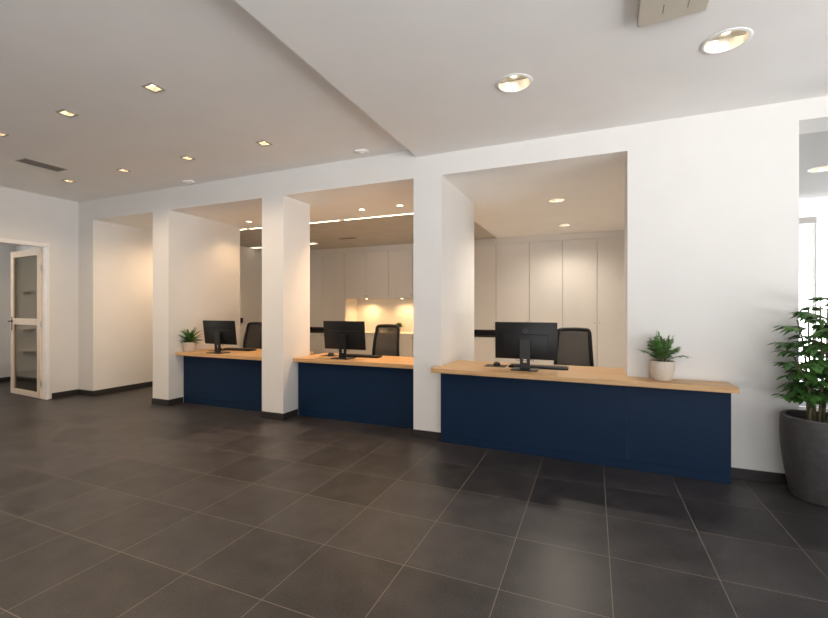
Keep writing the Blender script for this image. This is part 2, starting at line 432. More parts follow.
t = thing('file_box', 'small white box on the top shelf behind the glass door', 'box', (-9.55, .30, 1.805), 0)
MB().box(-.13, -.05, 0, .13, .05, .16, .004).build('body', M['trimw'], t); MB().box(-.135, -.055, .16, .135, .055, .19, .004).build('lid', M['frame'], t)

# ------------------------------------------------------------------ reception counters
def counter(name, label, x0, x1, yb, yw, zt, th, top_pts, seams, yback, loc_x, rz=0.):
    t = thing(name, label, 'counter', (loc_x, yb, 0), rz, 'reception counters')
    lx = lambda x: x-loc_x
    ly = lambda y: y-yb
    zb = zt-th
    pl = .075
    edges = [x0]+seams+[x1]
    for a, b in zip(edges, edges[1:]):
        MB().box(lx(a)+.0006, 0, pl+.002, lx(b)-.0006, .022, zb-.012).build('front_panel', M['navy'], t)
    MB().box(lx(x0)+.002, .0015, 0, lx(x1)-.002, .024, pl, .001, 1).build('plinth', M['navy2'], t)
    # carcass sides and the strip that carries the top
    for xs in (x0, x1-.025):
        MB().box(lx(xs)+.002, .023, 0, lx(xs)+.023, ly(yback)-.08, zb).build('side_panel', M['navy'], t)
    MB().box(lx(x0)+.004, .006, zb-.03, lx(x1)-.004, .022, zb).build('top_rail', M['black'], t)
    m = MB(); m.prism([(lx(p[0])*math.cos(rz)+ly(p[1])*math.sin(rz), -lx(p[0])*math.sin(rz)+ly(p[1])*math.cos(rz)) for p in top_pts], zb, zt, .003)
    m.build('worktop', M['oak'], t)
    return t
Z23, Z4 = .787, .818
counter('reception_counter', 'navy counter with oak top in the farthest opening, spiky plant on its left end', -5.818, -4.069, .240, .10, Z23, .045,
        [(-5.83, .105), (-4.057, .105), (-4.057, .60), (-4.0, .60), (-4.0, 1.05), (-5.83, 1.05)], [], .60, -4.95)
counter('reception_counter', 'navy counter with oak top between the two middle pillars, no plant on it', -3.686, -1.882, .287, .19, Z23, .05,
        [(-3.698, .19), (-1.870, .19), (-1.870, .93), (-3.698, .93)], [], .93, -2.80)
counter('reception_counter', 'longest and nearest navy counter, its oak top runs on in front of the white wall', -1.528, 1.052, -.112, -.25, Z4, .046,
        [(-1.582, -.205), (1.074, -.305), (1.074, -.002), (.294, -.002), (.294, .60), (-1.532, .60), (-1.532, -.002), (-1.582, -.002)], [.285], .03, -.25, math.radians(-2.9))

# ------------------------------------------------------------------ monitors, keyboards, mice
def monitor(label, loc, zlo, zhi, tilt=0., emblem=True, rotz=0.):
    t = thing('monitor', label, 'monitor', loc, rotz, 'monitors on the counters')
    w = .315; hh = zhi-zlo; zc = (zlo+zhi)/2-loc[2]; yf = .045
    def lean(mb): return mb.rot(tilt, 'X', (0, yf, zc))
    lean(MB().box(-w, yf, zc-hh/2, w, yf+.018, zc+hh/2, .004)).build('housing', M['black'], t, True)
    lean(MB().box(-w+.09, yf-.009, zc-hh/2+.03, w-.09, yf+.004, zc+hh/2-.125, .0065, 3)).build('rear_bulge', M['black'], t, True)
    lean(MB().box(-w+.012, yf+.0175, zc-hh/2+.02, w-.012, yf+.020, zc+hh/2-.012)).build('display', M['screen'], t)
    ztop = zc+hh*.02
    cw = .05
    # column with the cable hole: built as a ring of boxes round the hole
    m = MB(); y0, y1 = .005, .027; hz = .098; hr = .018
    m.box(-cw, y0, .006, cw, y1, hz-hr*1.3); m.box(-cw, y0, hz+hr*1.3, cw, y1, ztop); m.box(-cw, y0, hz-hr*1.3, -hr, y1, hz+hr*1.3); m.box(hr, y0, hz-hr*1.3, cw, y1, hz+hr*1.3)
    bmesh.ops.remove_doubles(m.bm, verts=m.bm.verts, dist=.0001)
    m.build('stand_column', M['blackg'], t)
    m = MB(); m.prism([(-.132, -.075), (.132, -.075), (.132, .13), (-.132, .13)], 0, .011, .003); m.build('stand_base', M['blackg'], t)
    MB().box(-.035, .02, ztop-.09, .035, yf, ztop-.01, .003).build('mount_plate', M['black'], t)
    if emblem:
        m = MB(); yr = yf-.0012; n = 28; R0, R1 = .0235, .0195; zc2 = zc+hh/2-.088
        for (ra, rb) in ((R0, R1),):
            for i in range(n):
                a0, a1 = 2*PI*i/n, 2*PI*(i+1)/n
                q = [m.bm.verts.new((r*math.sin(a), yr, zc2+r*math.cos(a))) for r, a in ((ra, a0), (ra, a1), (rb, a1), (rb, a0))]
                m.bm.faces.new(q)
        # four small block letters inside the ring
        def bar(xa, za, xb, zb): m.box(xa, yr-.0008, zc2+za, xb, yr+.0004, zc2+zb)
        s = .0052
        bar(-.0160, -s, -.0146, s); bar(-.0150, s-.0015, -.0108, s); bar(-.0150, -s, -.0108, -s+.0015); bar(-.0112, -s+.001, -.0098, s-.001)
        bar(-.0072, -s, -.0058, s)
        for zz in (-s, -.0008, s-.0015): bar(-.0060, zz, -.0018, zz+.0015)
        for xx in (.0014, .0082): bar(xx, -s, xx+.0014, s); bar(xx, -s, xx+.0055, -s+.0015)
        lean(m).build('emblem', M['mark'], t, label='faint round grey emblem')
    # cables hanging from the ports to the hole
    m = MB()
    m.tube([(-.09, yf-.004, zc-hh/2+.02), (-.085, yf-.006, zc-hh/2-.02), (-.05, .032, .10), (.0, .034, .095)], .003, 6)
    m.tube([(.085, yf-.004, zc-hh/2+.02), (.08, yf-.006, zc-hh/2-.018), (.06, .033, .105), (.01, .036, .1), (-.0, .038, .06), (.02, .05, .012)], .003, 6)
    m.build('cable', M['black'], t, True)
    return t
monitor('black monitor seen from behind on the nearest counter, beside the wooden overhang', (-.645, .035, Z4), .924, 1.308, math.radians(2.5))
monitor('black monitor seen from behind on the counter between the middle pillars', (-3.055, .385, Z23), .903, 1.283, math.radians(6), False)
monitor('black monitor seen from behind on the farthest counter, right of the spiky plant', (-5.145, .255, Z23), .914, 1.270, math.radians(7), False)

def keyboard_proto(label, loc, w, rotz=0.):
    t = thing('keyboard', label, 'keyboard', loc, rotz, 'keyboards behind the monitors')
    m = MB(); m.box(-w/2, -.075, 0, w/2, .075, .022, .004); m.build('body', M['black'], t, True)
    k = MB(); n = 20; pw = (w-.03)/n
    for r in range(5):
        for c in range(n):
            if r == 0 and 5 <= c <= 10: continue
            x = -w/2+.015+c*pw; y = -.062+r*.025
            k.box(x+.001, y, .021, x+pw-.002, y+.021, .0285)
        if r == 0: k.box(-w/2+.015+5*pw, -.062, .021, -w/2+.015+11*pw-.002, -.041, .0285)
    k.build('keycaps', M['key'], t)
    return t
keyboard_proto('flat black keyboard behind the monitor on the nearest counter', (-.535, .25, Z4), .60, math.radians(1))
keyboard_proto('flat black keyboard behind the monitor on the counter between the middle pillars', (-2.945, .67, Z23), .60, math.radians(0))
keyboard_proto('flat black keyboard behind the monitor on the farthest counter', (-5.17, .72, Z23), .55, math.radians(2))
def mouse(label, plabel, loc, rotz):
    p = thing('mouse_mat', plabel, 'mouse mat', loc, rotz, 'mouse mats'); 
    m = MB(); m.box(-.115, -.095, 0, .115, .095, .004, .0015, 1); m.build('mat', M['pad'], p)
    t = thing('computer_mouse', label, 'mouse', (loc[0]+.01, loc[1], loc[2]+.004), rotz, 'computer mice')
    m = MB()
    r = bmesh.ops.create_uvsphere(m.bm, u_segments=20, v_segments=12, radius=1.)
    for vv in m.bm.verts:
        x, y, z = vv.co; z = max(z, -.15); vv.co = (x*.040, y*.062*(1+.08*y), (z+.15)*.038)
    m.build('shell', M['blackg'], t, 'all')
    MB().box(-.0015, -.05, .0355, .0015, -.012, .0395).build('button_seam', M['black'], t)
    m = MB(); m.cyl((-.004, -.03, .037), (.004, -.03, .037), .007, 14); m.build('wheel', M['black'], t, True)
mouse('black mouse on a mat left of the monitor on the nearest counter', 'dark mat under the mouse on the nearest counter', (-.985, .240, Z4), 0)
mouse('black mouse on a mat left of the monitor between the middle pillars', 'dark mat under the mouse on the counter between the middle pillars', (-3.40, .62, Z23), 0)
mouse('black mouse half hidden behind the spiky plant end of the farthest counter', 'dark mat under the mouse on the farthest counter', (-5.46, .57, Z23), 0)

# ------------------------------------------------------------------ office chairs
def chair_proto(label, loc, rotz):
    t = thing('office_chair', label, 'chair', loc, rotz, 'office chairs behind the counters')
    for k in range(5):
        a = PI/2+2*PI*k/5; dx, dy = math.cos(a), math.sin(a)
        lg = MB(); lg.tube([(dx*.03, dy*.03, .105), (dx*.16, dy*.16, .095), (dx*.30, dy*.30, .07)], [.026, .021, .016], 10); lg = lg.build('base_leg', M['black'], t, True)
        m = MB(); px, py = dx*.30, dy*.30
        for s in (-.018, .018):
            m.cyl((px-dy*s-dy*.008, py+dx*s+dx*.008, .03), (px-dy*s+dy*.008, py+dx*s-dx*.008, .03), .03, 16)
        m.cyl((px, py, .03), (px, py, .075), .008, 8); m.build('caster', M['black'], lg, True)
    MB().lathe([(.034, .08), (.034, .22), (.026, .225), (.026, .40)], 18).build('gas_column', M['metal'], t, True)
    MB().box(-.10, -.12, .39, .10, .14, .43, .008).build('tilt_mechanism', M['black'], t, True)
    m = MB(); m.box(-.245, -.24, .43, .245, .24, .505, .032, 4); m.build('seat', M['fabric'], t, True)
    # backrest: tapered frame, gently curved, leaning back
    def bp(u, vv):                      # u -1..1 across, vv 0..1 up
        hw = .238+(.192-.238)*vv
        return Vector((u*hw, .235+.045*vv-.035*math.sin(PI*min(1, vv*1.1))+.03*u*u*-1+.03, (.575+.628*vv-.012*u*u*vv)))
    path = []
    N = 10
    def corner(cu, cv, a0):             # rounded corners
        return [(cu+.16*math.cos(a0+PI/2*i/5), cv+.07*math.sin(a0+PI/2*i/5)) for i in range(6)]
    prm = corner(.84, .93, 0)+corner(-.84, .93, PI/2)+corner(-.84, .07, PI)+corner(.84, .07, 3*PI/2)
    full = []
    for i, p in enumerate(prm):
        q = prm[(i+1) % len(prm)]
        full.append(p)
        d = abs(p[0]-q[0])+abs(p[1]-q[1])
        if d > .5:
            for k in range(1, 7): full.append((p[0]+(q[0]-p[0])*k/7, p[1]+(q[1]-p[1])*k/7))
    pts = [bp(a-.06*a, b*.97+.015) for a, b in full]
    m = MB(); m.tube(pts+[pts[0]], .0225, 10, cap=False); m.build('back_frame', M['black'], t, True)
    m = MB(); nu, nv = 10, 12; g = [[m.bm.verts.new(bp(-.93+1.86*i/nu, .03+.94*j/nv)) for i in range(nu+1)] for j in range(nv+1)]
    for j in range(nv):
        for i in range(nu): m.bm.faces.new((g[j][i], g[j][i+1], g[j+1][i+1], g[j+1][i]))
    m.build('back_mesh', M['mesh'], t, 'all')
    m = MB(); m.tube([(0, .10, .41), (0, .24, .40), (0, .30, .47), (0, .285, .62), (0, .275, .70)], [.028, .028, .026, .022, .018], 10); m.build('back_support', M['black'], t, True)
    m = MB(); m.box(-.21, .232, .70, .21, .262, .735, .01); m.build('lumbar_bar', M['black'], t, True)
    for s in (-1, 1):
        a = MB(); a.tube([(s*.20, .02, .42), (s*.285, .02, .43), (s*.295, .02, .55), (s*.29, .0, .66)], .016, 8)
        a = a.build('armrest', M['black'], t, True)
        MB().box(s*.29-.04, -.12, .655, s*.29+.04, .12, .685, .012).build('arm_pad', M['black'], a, True)
    return t
ch = chair_proto('black mesh-backed office chair behind the nearest counter', (-.222, .92, 0), 0.0)
dup(ch, (-2.845, 1.0, 0), math.radians(-3), 'black mesh-backed office chair behind the counter between the middle pillars')
dup(ch, (-5.45, 1.05, 0), math.radians(-6), 'black mesh-backed office chair behind the farthest counter, partly hidden by a pillar')

# ------------------------------------------------------------------ plants
def pot_mesh(parent, prof, mat, soil_r, soil_z, thick=.008):
    outer = prof
    inner = [(max(.005, r-thick), z) for r, z in prof[::-1] if z > soil_z-.02]
    MB().lathe(outer+inner, 40, cap1=False).build('pot', mat, parent, True)
    m = MB(); m.lathe([(.001, soil_z+.006), (soil_r*.5, soil_z+.005), (soil_r, soil_z)], 28, cap0=False, cap1=False); m.build('soil', M['soil'], parent)
# fern-like plant on the nearest counter
t = thing('potted_fern', 'feathery green plant in a round beige pot in front of the white wall', 'plant', (.560, -.118, Z4), 0)
pot_mesh(t, [(.062, 0), (.072, .004), (.090, .05), (.097, .10), (.098, .165), (.094, .172)], M['pot'], .09, .15)
fo = MB(); sm = MB()
rnd = random.Random(11)
def frond(fo, sm, base, az, elev, length, droop, nl, lw, ll, r0=.004, rnd=rnd, start=.25, hang=0.):
    d = Vector((math.cos(az), math.sin(az), 0)); pts = []
    for i in range(13):
        s = i/12; hor = length*s*math.cos(elev); ver = length*s*math.sin(elev)-droop*length*s*s
        pts.append(Vector(base)+d*hor+Vector((0, 0, ver)))
    sm.tube([tuple(p) for p in pts], [r0*(1-.75*i/12) for i in range(13)], 6)
    side = d.cross(Vector((0, 0, 1)))
    for k in range(nl):
        s = start+(1-start)*(k+.3)/nl; f = s*12; i = min(11, int(f)); p = pts[i].lerp(pts[i+1], f-i); tg = (pts[i+1]-pts[i]).normalized()
        nrm = side.cross(tg).normalized()
        if nrm.z < 0: nrm = -nrm
        prof = math.sin(PI*(.18+.72*(k+.5)/nl))
        for sd in (-1, 1):
            dr = (side*sd*(.9)+tg*(.75)+nrm*.10+Vector((0, 0, -hang))+Vector((rnd.uniform(-.12, .12), rnd.uniform(-.12, .12), rnd.uniform(-.12, .12))))
            fo.leaf(p, dr, nrm+side*sd*(-.25+hang)+d*hang*.8, ll*prof*rnd.uniform(.85, 1.12), lw*(.6+.4*prof), rnd.uniform(.12, .4), .15, 4)
    fo.leaf(pts[-1]-(pts[-1]-pts[-2])*.3, (pts[-1]-pts[-2]), Vector((0, 0, 1))+d*.2, ll*.75, lw*.8, .15, .15, 4)
for i in range(15):
    az = 2*PI*i/15*2.62+rnd.uniform(-.2, .2)
    lay = i/15
    frond(fo, sm, (math.cos(az)*.015, math.sin(az)*.015, .15), az, math.radians(44+44*lay), (rnd.uniform(.225, .26)+.06*lay)*(1-.62*max(0, math.sin(az))*math.cos(math.radians(44+44*lay))), .42-.30*lay, 8, .021, .068, .0032, start=.25, hang=.12)
sm.build('stalks', M['stem'], t, True); fo.build('foliage', M['fern'], t, 'all')
# spiky plant on the far counter
t = thing('potted_agave', 'small spiky green plant in a beige pot on the farthest counter', 'plant', (-5.728, .275, Z23), 0)
pot_mesh(t, [(.062, 0), (.070, .004), (.084, .05), (.094, .10), (.096, .140), (.092, .147)], M['pot'], .088, .128)
fo = MB()
for i in range(34):
    az = i*2.39996; lay = i/34; el = math.radians(8+72*lay); L = rnd.uniform(.17, .215)*(1+.15*lay)*(1-.5*max(0, -math.cos(az))*math.cos(el))
    dr = Vector((math.cos(az)*math.cos(el), math.sin(az)*math.cos(el), math.sin(el)))
    fo.leaf((math.cos(az)*.02, math.sin(az)*.02, .135+.05*lay), dr, Vector((-math.cos(az)*math.sin(el), -math.sin(az)*math.sin(el), math.cos(el)+.05)), L, .040, rnd.uniform(.1, .3), .3, 6)
fo.build('foliage', M['fern'], t, 'all')
# little plant in the lit niche
t = thing('potted_succulent', 'tiny green plant on the ledge of the lit niche at the back', 'plant', (-4.28, 4.80, .885), 0)
pot_mesh(t, [(.045, 0), (.050, .003), (.060, .05), (.062, .10)], M['pot'], .055, .09, .006)
fo = MB()
for i in range(30):
    az = i*2.39996; lay = i/30; el = math.radians(15+68*lay); L = rnd.uniform(.11, .16)
    dr = Vector((math.cos(az)*math.cos(el), math.sin(az)*math.cos(el), math.sin(el)))
    fo.leaf((math.cos(az)*.01, math.sin(az)*.01, .11), dr, Vector((-math.cos(az)*math.sin(el), -math.sin(az)*math.sin(el), math.cos(el)+.05)), L, .05, rnd.uniform(.1, .4), .2, 5)
fo.build('foliage', M['fern'], t, 'all')
# big floor plant at the right edge
PX, PY = 1.592, -.232
t = thing('potted_floor_plant', 'tall leafy green plant in a big charcoal pot on the floor by the right-hand opening', 'plant', (PX, PY, 0), 0)
pot_mesh(t, [(.158, 0), (.170, .006), (.190, .10), (.210, .22), (.226, .36), (.232, .46), (.233, .56), (.229, .620), (.222, .627), (.215, .625)], M['bigpot'], .20, .575, .018)
fo = MB(); rnd = random.Random(5)
heights = [1.07, .66, .97, .56, .88, .52, 1.0, .70, .80]
for i, hgt in enumerate(heights):
    a = 2*PI*i/9+.3; rr = .03+.05*(i % 3)/2
    lean = .05+.16*(1-hgt)
    pts = []
    for k in range(9):
        q = k/8
        pts.append((math.cos(a)*(rr+lean*q*q*1.2)+.012*math.sin(5*q+i), math.sin(a)*(rr+lean*q*q*1.2)+.012*math.cos(4*q+i), .57+hgt*q*.90))
    stm = MB(); stm.tube(pts, [.011-.006*k/8 for k in range(9)], 8)
    nf = int(3+hgt*9)
    for j in range(nf):
        q = (.13/hgt)+(1-.13/hgt)*(j+.5)/nf; f = q*8; k = min(7, int(f)); p = Vector(pts[k]).lerp(Vector(pts[k+1]), f-k)
        az = a+j*2.4+rnd.uniform(-.4, .4)
        zz = p.z-.57
        ln = rnd.uniform(.20, .28)*(1.0-.35*zz)
        if math.sin(az) > 0: ln *= 1-.35*math.sin(az)
        frond(fo, stm, tuple(p), az, math.radians(rnd.uniform(28, 58)+25*max(0, q-.7)), ln, rnd.uniform(.3, .55), 4, .050, .130, .0028, rnd, .25, .45)
    stm.build('stem', M['stem'], t, True)
fo.build('foliage', M['leaf'], t, 'all')

# ------------------------------------------------------------------ back-office cupboards
YC = 4.4
def door_panel(t, x0, x1, z0, z1, lx, ly, knob=None):
    d = MB().box(x0-lx+.0035, 0, z0, x1-lx-.0035, .02, z1, .0015, 1).build('door', M['cab'], t)
    if knob:
        kx, kz = knob
        m = MB(); m.cyl((kx-lx, 0, kz), (kx-lx, -.012, kz), .006, 12); m.cyl((kx-lx, -.012, kz), (kx-lx, -.024, kz), .012, 14)
        m.build('knob', M['metal'], d, True)
ZT = 2.79
tall = [(-1.862, -1.185, 'R'), (-1.185, -.552, 'L'), (-.552, .072, 'R'), (.072, .70, 'L'), (.70, 1.29, 'R')]
tl = ['cream full-height cupboard at the left end of the tall row behind the nearest counter', 'cream full-height cupboard directly behind the monitor of the nearest counter', 'cream full-height cupboard directly behind the chair of the nearest counter', 'cream full-height cupboard right of the chair behind the nearest counter', 'cream full-height cupboard at the right end of the tall row, hidden by the white wall']
for (a, b, s), lb in zip(tall, tl):
    t = thing('tall_cupboard', lb, 'cupboard', (a, YC, 0), 0, 'cream tall cupboards at the back')
    MB().box(.001, .021, 0, b-a-.001, .60, ZT).build('carcass', M['carcass'], t)
    MB().box(.001, .03, 0, b-a-.001, .02, .08).build('plinth', M['carcass'], t)
    door_panel(t, a, b, .083, ZT-.002, a, YC, ((b-.045 if s == 'R' else a+.045), 1.175))
# filler above every cupboard
struct('trim_2', MB().box(-8.02, YC+.012, ZT+.003, 1.3, YC+.03, HD-.002), M['cab'])
# wall and base cupboards left of them
def upper(a, b, z0, lb, s):
    t = thing('wall_cupboard', lb, 'cupboard', (a, YC, z0), 0, 'cream wall cupboards at the back')
    MB().box(.001, .021, 0, b-a-.001, .60, ZT-z0).build('carcass', M['carcass'], t)
    d = MB().box(.0035, 0, -.012, b-a-.0035, .02, ZT-z0-.002, .0015, 1).build('door', M['cab'], t)
    kx = b-a-.04 if s == 'R' else .04
    m = MB(); m.cyl((kx, 0, .05), (kx, -.012, .05), .006, 12); m.cyl((kx, -.012, .05), (kx, -.024, .05), .012, 14); m.build('knob', M['metal'], d, True)
def lower(a, b, z1, lb, s):
    t = thing('base_cupboard', lb, 'cupboard', (a, YC, 0), 0, 'cream base cupboards at the back')
    MB().box(.001, .021, 0, b-a-.001, .60, z1).build('carcass', M['carcass'], t)
    d = MB().box(.0035, 0, .083, b-a-.0035, .02, z1-.002, .0015, 1).build('door', M['cab'], t)
    kx = b-a-.04 if s == 'R' else .04
    m = MB(); m.cyl((kx, 0, z1-.06), (kx, -.012, z1-.06), .006, 12); m.cyl((kx, -.012, z1-.06), (kx, -.024, z1-.06), .012, 14); m.build('knob', M['metal'], d, True)
edges_r = [-3.16, -2.51, -1.862]
for i, (a, b) in enumerate(zip(edges_r, edges_r[1:])):
    w = ['hidden by the near pillar', 'between the near pillar and the tall row'][i]
    upper(a, b, 1.015, 'cream tall wall cupboard above the dark ledge, '+w, 'LR'[i % 2]); lower(a, b, .845, 'cream base cupboard under the dark ledge, '+w, 'LR'[i % 2])
edges_n = [-5.54, -4.945, -4.35, -3.755, -3.16]
posn = ['left end', 'left of the middle', 'right of the middle', 'right end, hidden by the near pillar']
for i, (a, b) in enumerate(zip(edges_n, edges_n[1:])):
    upper(a, b, 1.70, 'cream wall cupboard above the lit niche, '+posn[i], 'RL'[i % 2]); lower(a, b, .845, 'cream base cupboard under the lit niche, '+posn[i], 'RL'[i % 2])
edges_l = [-7.42, -6.79, -6.165, -5.54]
posl = ['leftmost beside the passage wall', 'between the leftmost one and the niche', 'directly left of the lit niche']
for i, (a, b) in enumerate(zip(edges_l, edges_l[1:])):
    upper(a, b, 1.0, 'cream tall wall cupboard above the dark gap, '+posl[i], 'LR'[i % 2]); lower(a, b, .845, 'cream base cupboard under the dark gap, '+posl[i], 'LR'[i % 2])
# ledges: dark stone strip behind the gaps, pale ledge in the niche
wt = thing('dark_ledge', 'dark stone ledge between upper and base cupboards right of the lit niche', 'worktop', (-2.51, YC, .845), 0, 'dark ledges'); MB().box(-.65, .0, 0, .648, .60, .035, .002).build('slab', M['top_dark'], wt); MB().box(-.65, .30, .036, .648, .32, .168).build('back_strip', M['top_dark'], wt)
wt = thing('dark_ledge', 'dark stone ledge between upper and base cupboards left of the lit niche', 'worktop', (-6.48, YC, .845), 0, 'dark ledges'); MB().box(-.94, .0, 0, .938, .60, .035, .002).build('slab', M['top_dark'], wt); MB().box(-.94, .30, .036, .938, .32, .153).build('back_strip', M['top_dark'], wt)
wt = thing('niche_ledge', 'pale ledge along the bottom of the lit niche', 'worktop', (-4.35, YC, .847), 0); MB().box(-1.188, -.01, 0, 1.188, .60, .038, .003).build('slab', M['cab'], wt); MB().box(-1.188, .585, .038, 1.188, .60, .85).build('splashback', M['cab'], wt)
for sx in (-1.188, 1.17): MB().box(sx, .0, .038, sx+.018, .585, .85).build('side_panel', M['cab'], wt)
# niche spot lights under the wall cupboards
for x in (-5.1, -4.15, -3.5):
    t = thing('cabinet_spotlight', 'small round spotlight under the wall cupboards, '+{-5.1: 'over the left of the niche', -4.15: 'over the middle of the niche', -3.5: 'beside the near pillar'}[x], 'light', (x, 4.70, 1.70), 0, 'niche spotlights')
    MB().lathe([(.034, 0), (.034, -.012), (.026, -.014)], 20).build('housing', M['metal'], t, True)
    MB().lathe([(.024, -.0141), (.022, -.018)], 20).build('lens', M['lamp'], t)
    spot((0, 0, -.03), 24, (1., .62, .28), 150, .8, .02, t)

# ------------------------------------------------------------------ ceiling fittings
# square recessed spots of the high ceiling
sq = [(x, y) for y in (-2.06, -.80) for x in (-3.29, -4.45, -5.61, -6.79)]+[(-3.29, -3.32), (-4.45, -3.32), (-5.61, -3.32), (-6.79, -3.32)]  # last row is out of view, added to warm the left side
cut(high, [MB().box(x-.055, y-.055, HI-.05, x+.055, y+.055, HI+.09) for x, y in sq])
def sq_light(label, loc):
    t = thing('square_downlight', label, 'downlight', loc, 0, 'square downlights in the high ceiling')
    m = MB(); a, b = .062, .043
    m.box(-a, -a, -.006, a, -b, 0); m.box(-a, b, -.006, a, a, 0); m.box(-a, -b, -.006, -b, b, 0); m.box(b, -b, -.006, a, b, 0)
    m.build('trim', M['trimg'], t)
    m = MB()
    m.box(-.0545, -.0545, 0, -.0430, .0545, .06); m.box(.0430, -.0545, 0, .0545, .0545, .06); m.box(-.0430, -.0545, 0, .0430, -.0430, .06); m.box(-.0430, .0430, 0, .0430, .0545, .06); m.box(-.0545, -.0545, .06, .0545, .0545, .064)
    m.build('recess_box', M['trimg'], t)
    MB().lathe([(.023, .022), (.023, .055), (.020, .058)], 24).build('lamp', M['lamp'], t, True)
    spot((0, 0, -.012), P_SQ, WARM, 150, .9, .03, t)
    return t
P_SQ = 34
cols = ['rightmost', 'second from the right', 'third from the right', 'leftmost']
rows = ['row nearest the counters', 'row second from the counters', 'unseen row added for warm light']
first = None
for i, (x, y) in enumerate(sq):
    row = {-.80: 0, -2.06: 1, -3.32: 2}[y]
    lb = 'small square ceiling spot, %s in the %s' % (cols[i % 4], rows[row])
    first = sq_light(lb, (x, y, HI)) if first is None else dup(first, (x, y, HI), None, lb) and first
# round recessed downlights
def hole(x, y, z, r, d=.1): 
    return MB().lathe([(r, -.05), (r, d)], 40, x, y, z)
def round_light(label, loc, r, power, size=130, col=(1., .88, .74)):
    t = thing('round_downlight', label, 'downlight', loc, 0, 'round downlights')
    MB().lathe([(r+.018, 0), (r+.018, -.004), (r+.012, -.007), (r-.002, -.007), (r-.002, .0)], 44, cap0=False, cap1=False).build('trim_ring', M['trimw'], t, True)
    MB().lathe([(r-.001, -.006), (r*.97, .02), (r*.86, .055), (r*.66, .085), (r*.5, .092)], 44, cap0=False).build('reflector', M['reflector'], t, True)
    m = MB()
    m.lathe([(r*.06, .045), (r*.22, .052), (r*.27, .07), (r*.2, .09)], 24)
    m.build('bulb', M['lampbig'], t, True)
    MB().box(-r*.90, -.006, .022, r*.90, .006, .05).build('crossbar', M['metal'], t)
    spot((0, 0, .0), power, col, size, .8, r*.6, t)
    return t
RL = [(-.55, -1.16), (.78, -1.15), (2.11, -1.15), (-.55, -3.4), (.78, -3.4)]
cut(low, [hole(x, y, LO, .118) for x, y in RL[:2]])
round_light('large round ceiling light in the lowered ceiling, nearer the high ceiling edge', (-.55, -1.16, LO), .118, 3.5)
round_light('large round ceiling light in the lowered ceiling, beside the beige cassette unit', (.78, -1.15, LO), .118, 3.5)
cut(back_light, [hole(-.45, 1.64, HD, .10), hole(-.47, 3.5, HD, .10)]+[hole(x, 1.095, HD, .05, .1) for x in (-3.16, -2.54)]+[hole(-5.36, 1.12, HD, .05, .1)])
round_light('round ceiling light over the nearest counter, the closer of two', (-.45, 1.64, HD), .10, 105, 150)
round_light('round ceiling light near the tall cupboards behind the nearest counter', (-.47, 3.5, HD), .10, 60, 150)
cut(sideceil, [hole(2.33, 1.60, HD5, .12)])
round_light('round ceiling light in the bright room at the right edge', (2.33, 1.60, HD5), .12, 14)
def small_round(label, loc):
    t = thing('small_downlight', label, 'downlight', loc, 0, 'small round downlights over the desks')
    MB().lathe([(.058, 0), (.058, -.004), (.049, -.005), (.049, 0)], 28, cap0=False, cap1=False).build('trim_ring', M['trimw'], t, True)
    MB().lathe([(.0485, -.003), (.045, .03), (.032, .06)], 28, cap0=False).build('reflector', M['reflector'], t, True)
    MB().lathe([(.028, .008), (.030, .05), (.02, .058)], 20).build('lamp', M['lamp'], t, True)
    spot((0, 0, -.01), 95, (1., .65, .35), 122, .8, .03, t); return t
s1 = small_round('small round ceiling light over the middle counter, left one of two', (-3.16, 1.095, HD))
dup(s1, (-2.54, 1.095, HD), None, 'small round ceiling light over the middle counter, right one of two')
s3 = dup(s1, (-5.36, 1.12, HD), None, 'small round ceiling light over the farthest counter')
for c in s3.children:
    if c.type == 'LIGHT': c.data = c.data.copy(); c.data.energy = 22; c.data.spot_size = math.radians(125)
# LED lines between the pale and the dark office ceiling
def led(x0, x1, label):
    t = thing('led_strip', label, 'light strip', ((x0+x1)/2, 1.635, HD), 0, 'led lines at the ceiling step')
    w = (x1-x0)/2
    MB().box(-w, -.020, .0, w, .020, .02).build('diffuser', M['led'], t)
    m = MB(); m.box(-w, -.028, -.001, w, -.020, .03); m.box(-w, .020, -.001, w, .028, .03); m.box(-w, -.03, .02, w, .03, .03); m.build('profile', M['trimw'], t)
led(-3.80, -1.87, 'long warm light line in the ceiling over the middle counter, right of the gap')
led(-5.83, -3.92, 'long warm light line in the ceiling, left of the gap behind the middle pillar')
led(-7.62, -5.95, 'warm light line in the ceiling at the far end by the passage wall')
struct('trim_3', MB().box(-8.02, 1.605, HD+.035, -1.842, 1.665, HD+.06), M['ceil'])
for (x, y), mt, lb in (((-5.86, 3.47), 'panelled', 'bright flat ceiling light on the dark office ceiling behind the middle pillar'), ((-7.40, 3.49), 'panelled', 'bright flat ceiling light on the dark office ceiling by the passage wall')):
    t = thing('panel_light', lb, 'light', (x, y, HD+.004), 0, 'flat lights on the dark ceiling')
    MB().box(-.17, -.09, -.022, .17, .09, 0, .003).build('housing', M['trimw'], t); MB().box(-.155, -.075, -.026, .155, .075, -.0215).build('diffuser', M[mt], t)
t = thing('ceiling_grille', 'small pale air grille on the dark office ceiling above the middle monitor', 'vent', (-4.72, 3.2, HD-.002), 0)
m = MB(); m.box(-.22, -.06, -.008, .22, .06, 0, .002); m.build('frame', M['carcass'], t)
m = MB(); [m.box(-.20, -.05+k*.022, -.0115, .20, -.038+k*.022, -.0075) for k in range(5)]; m.build('slats', M['grille'], t)
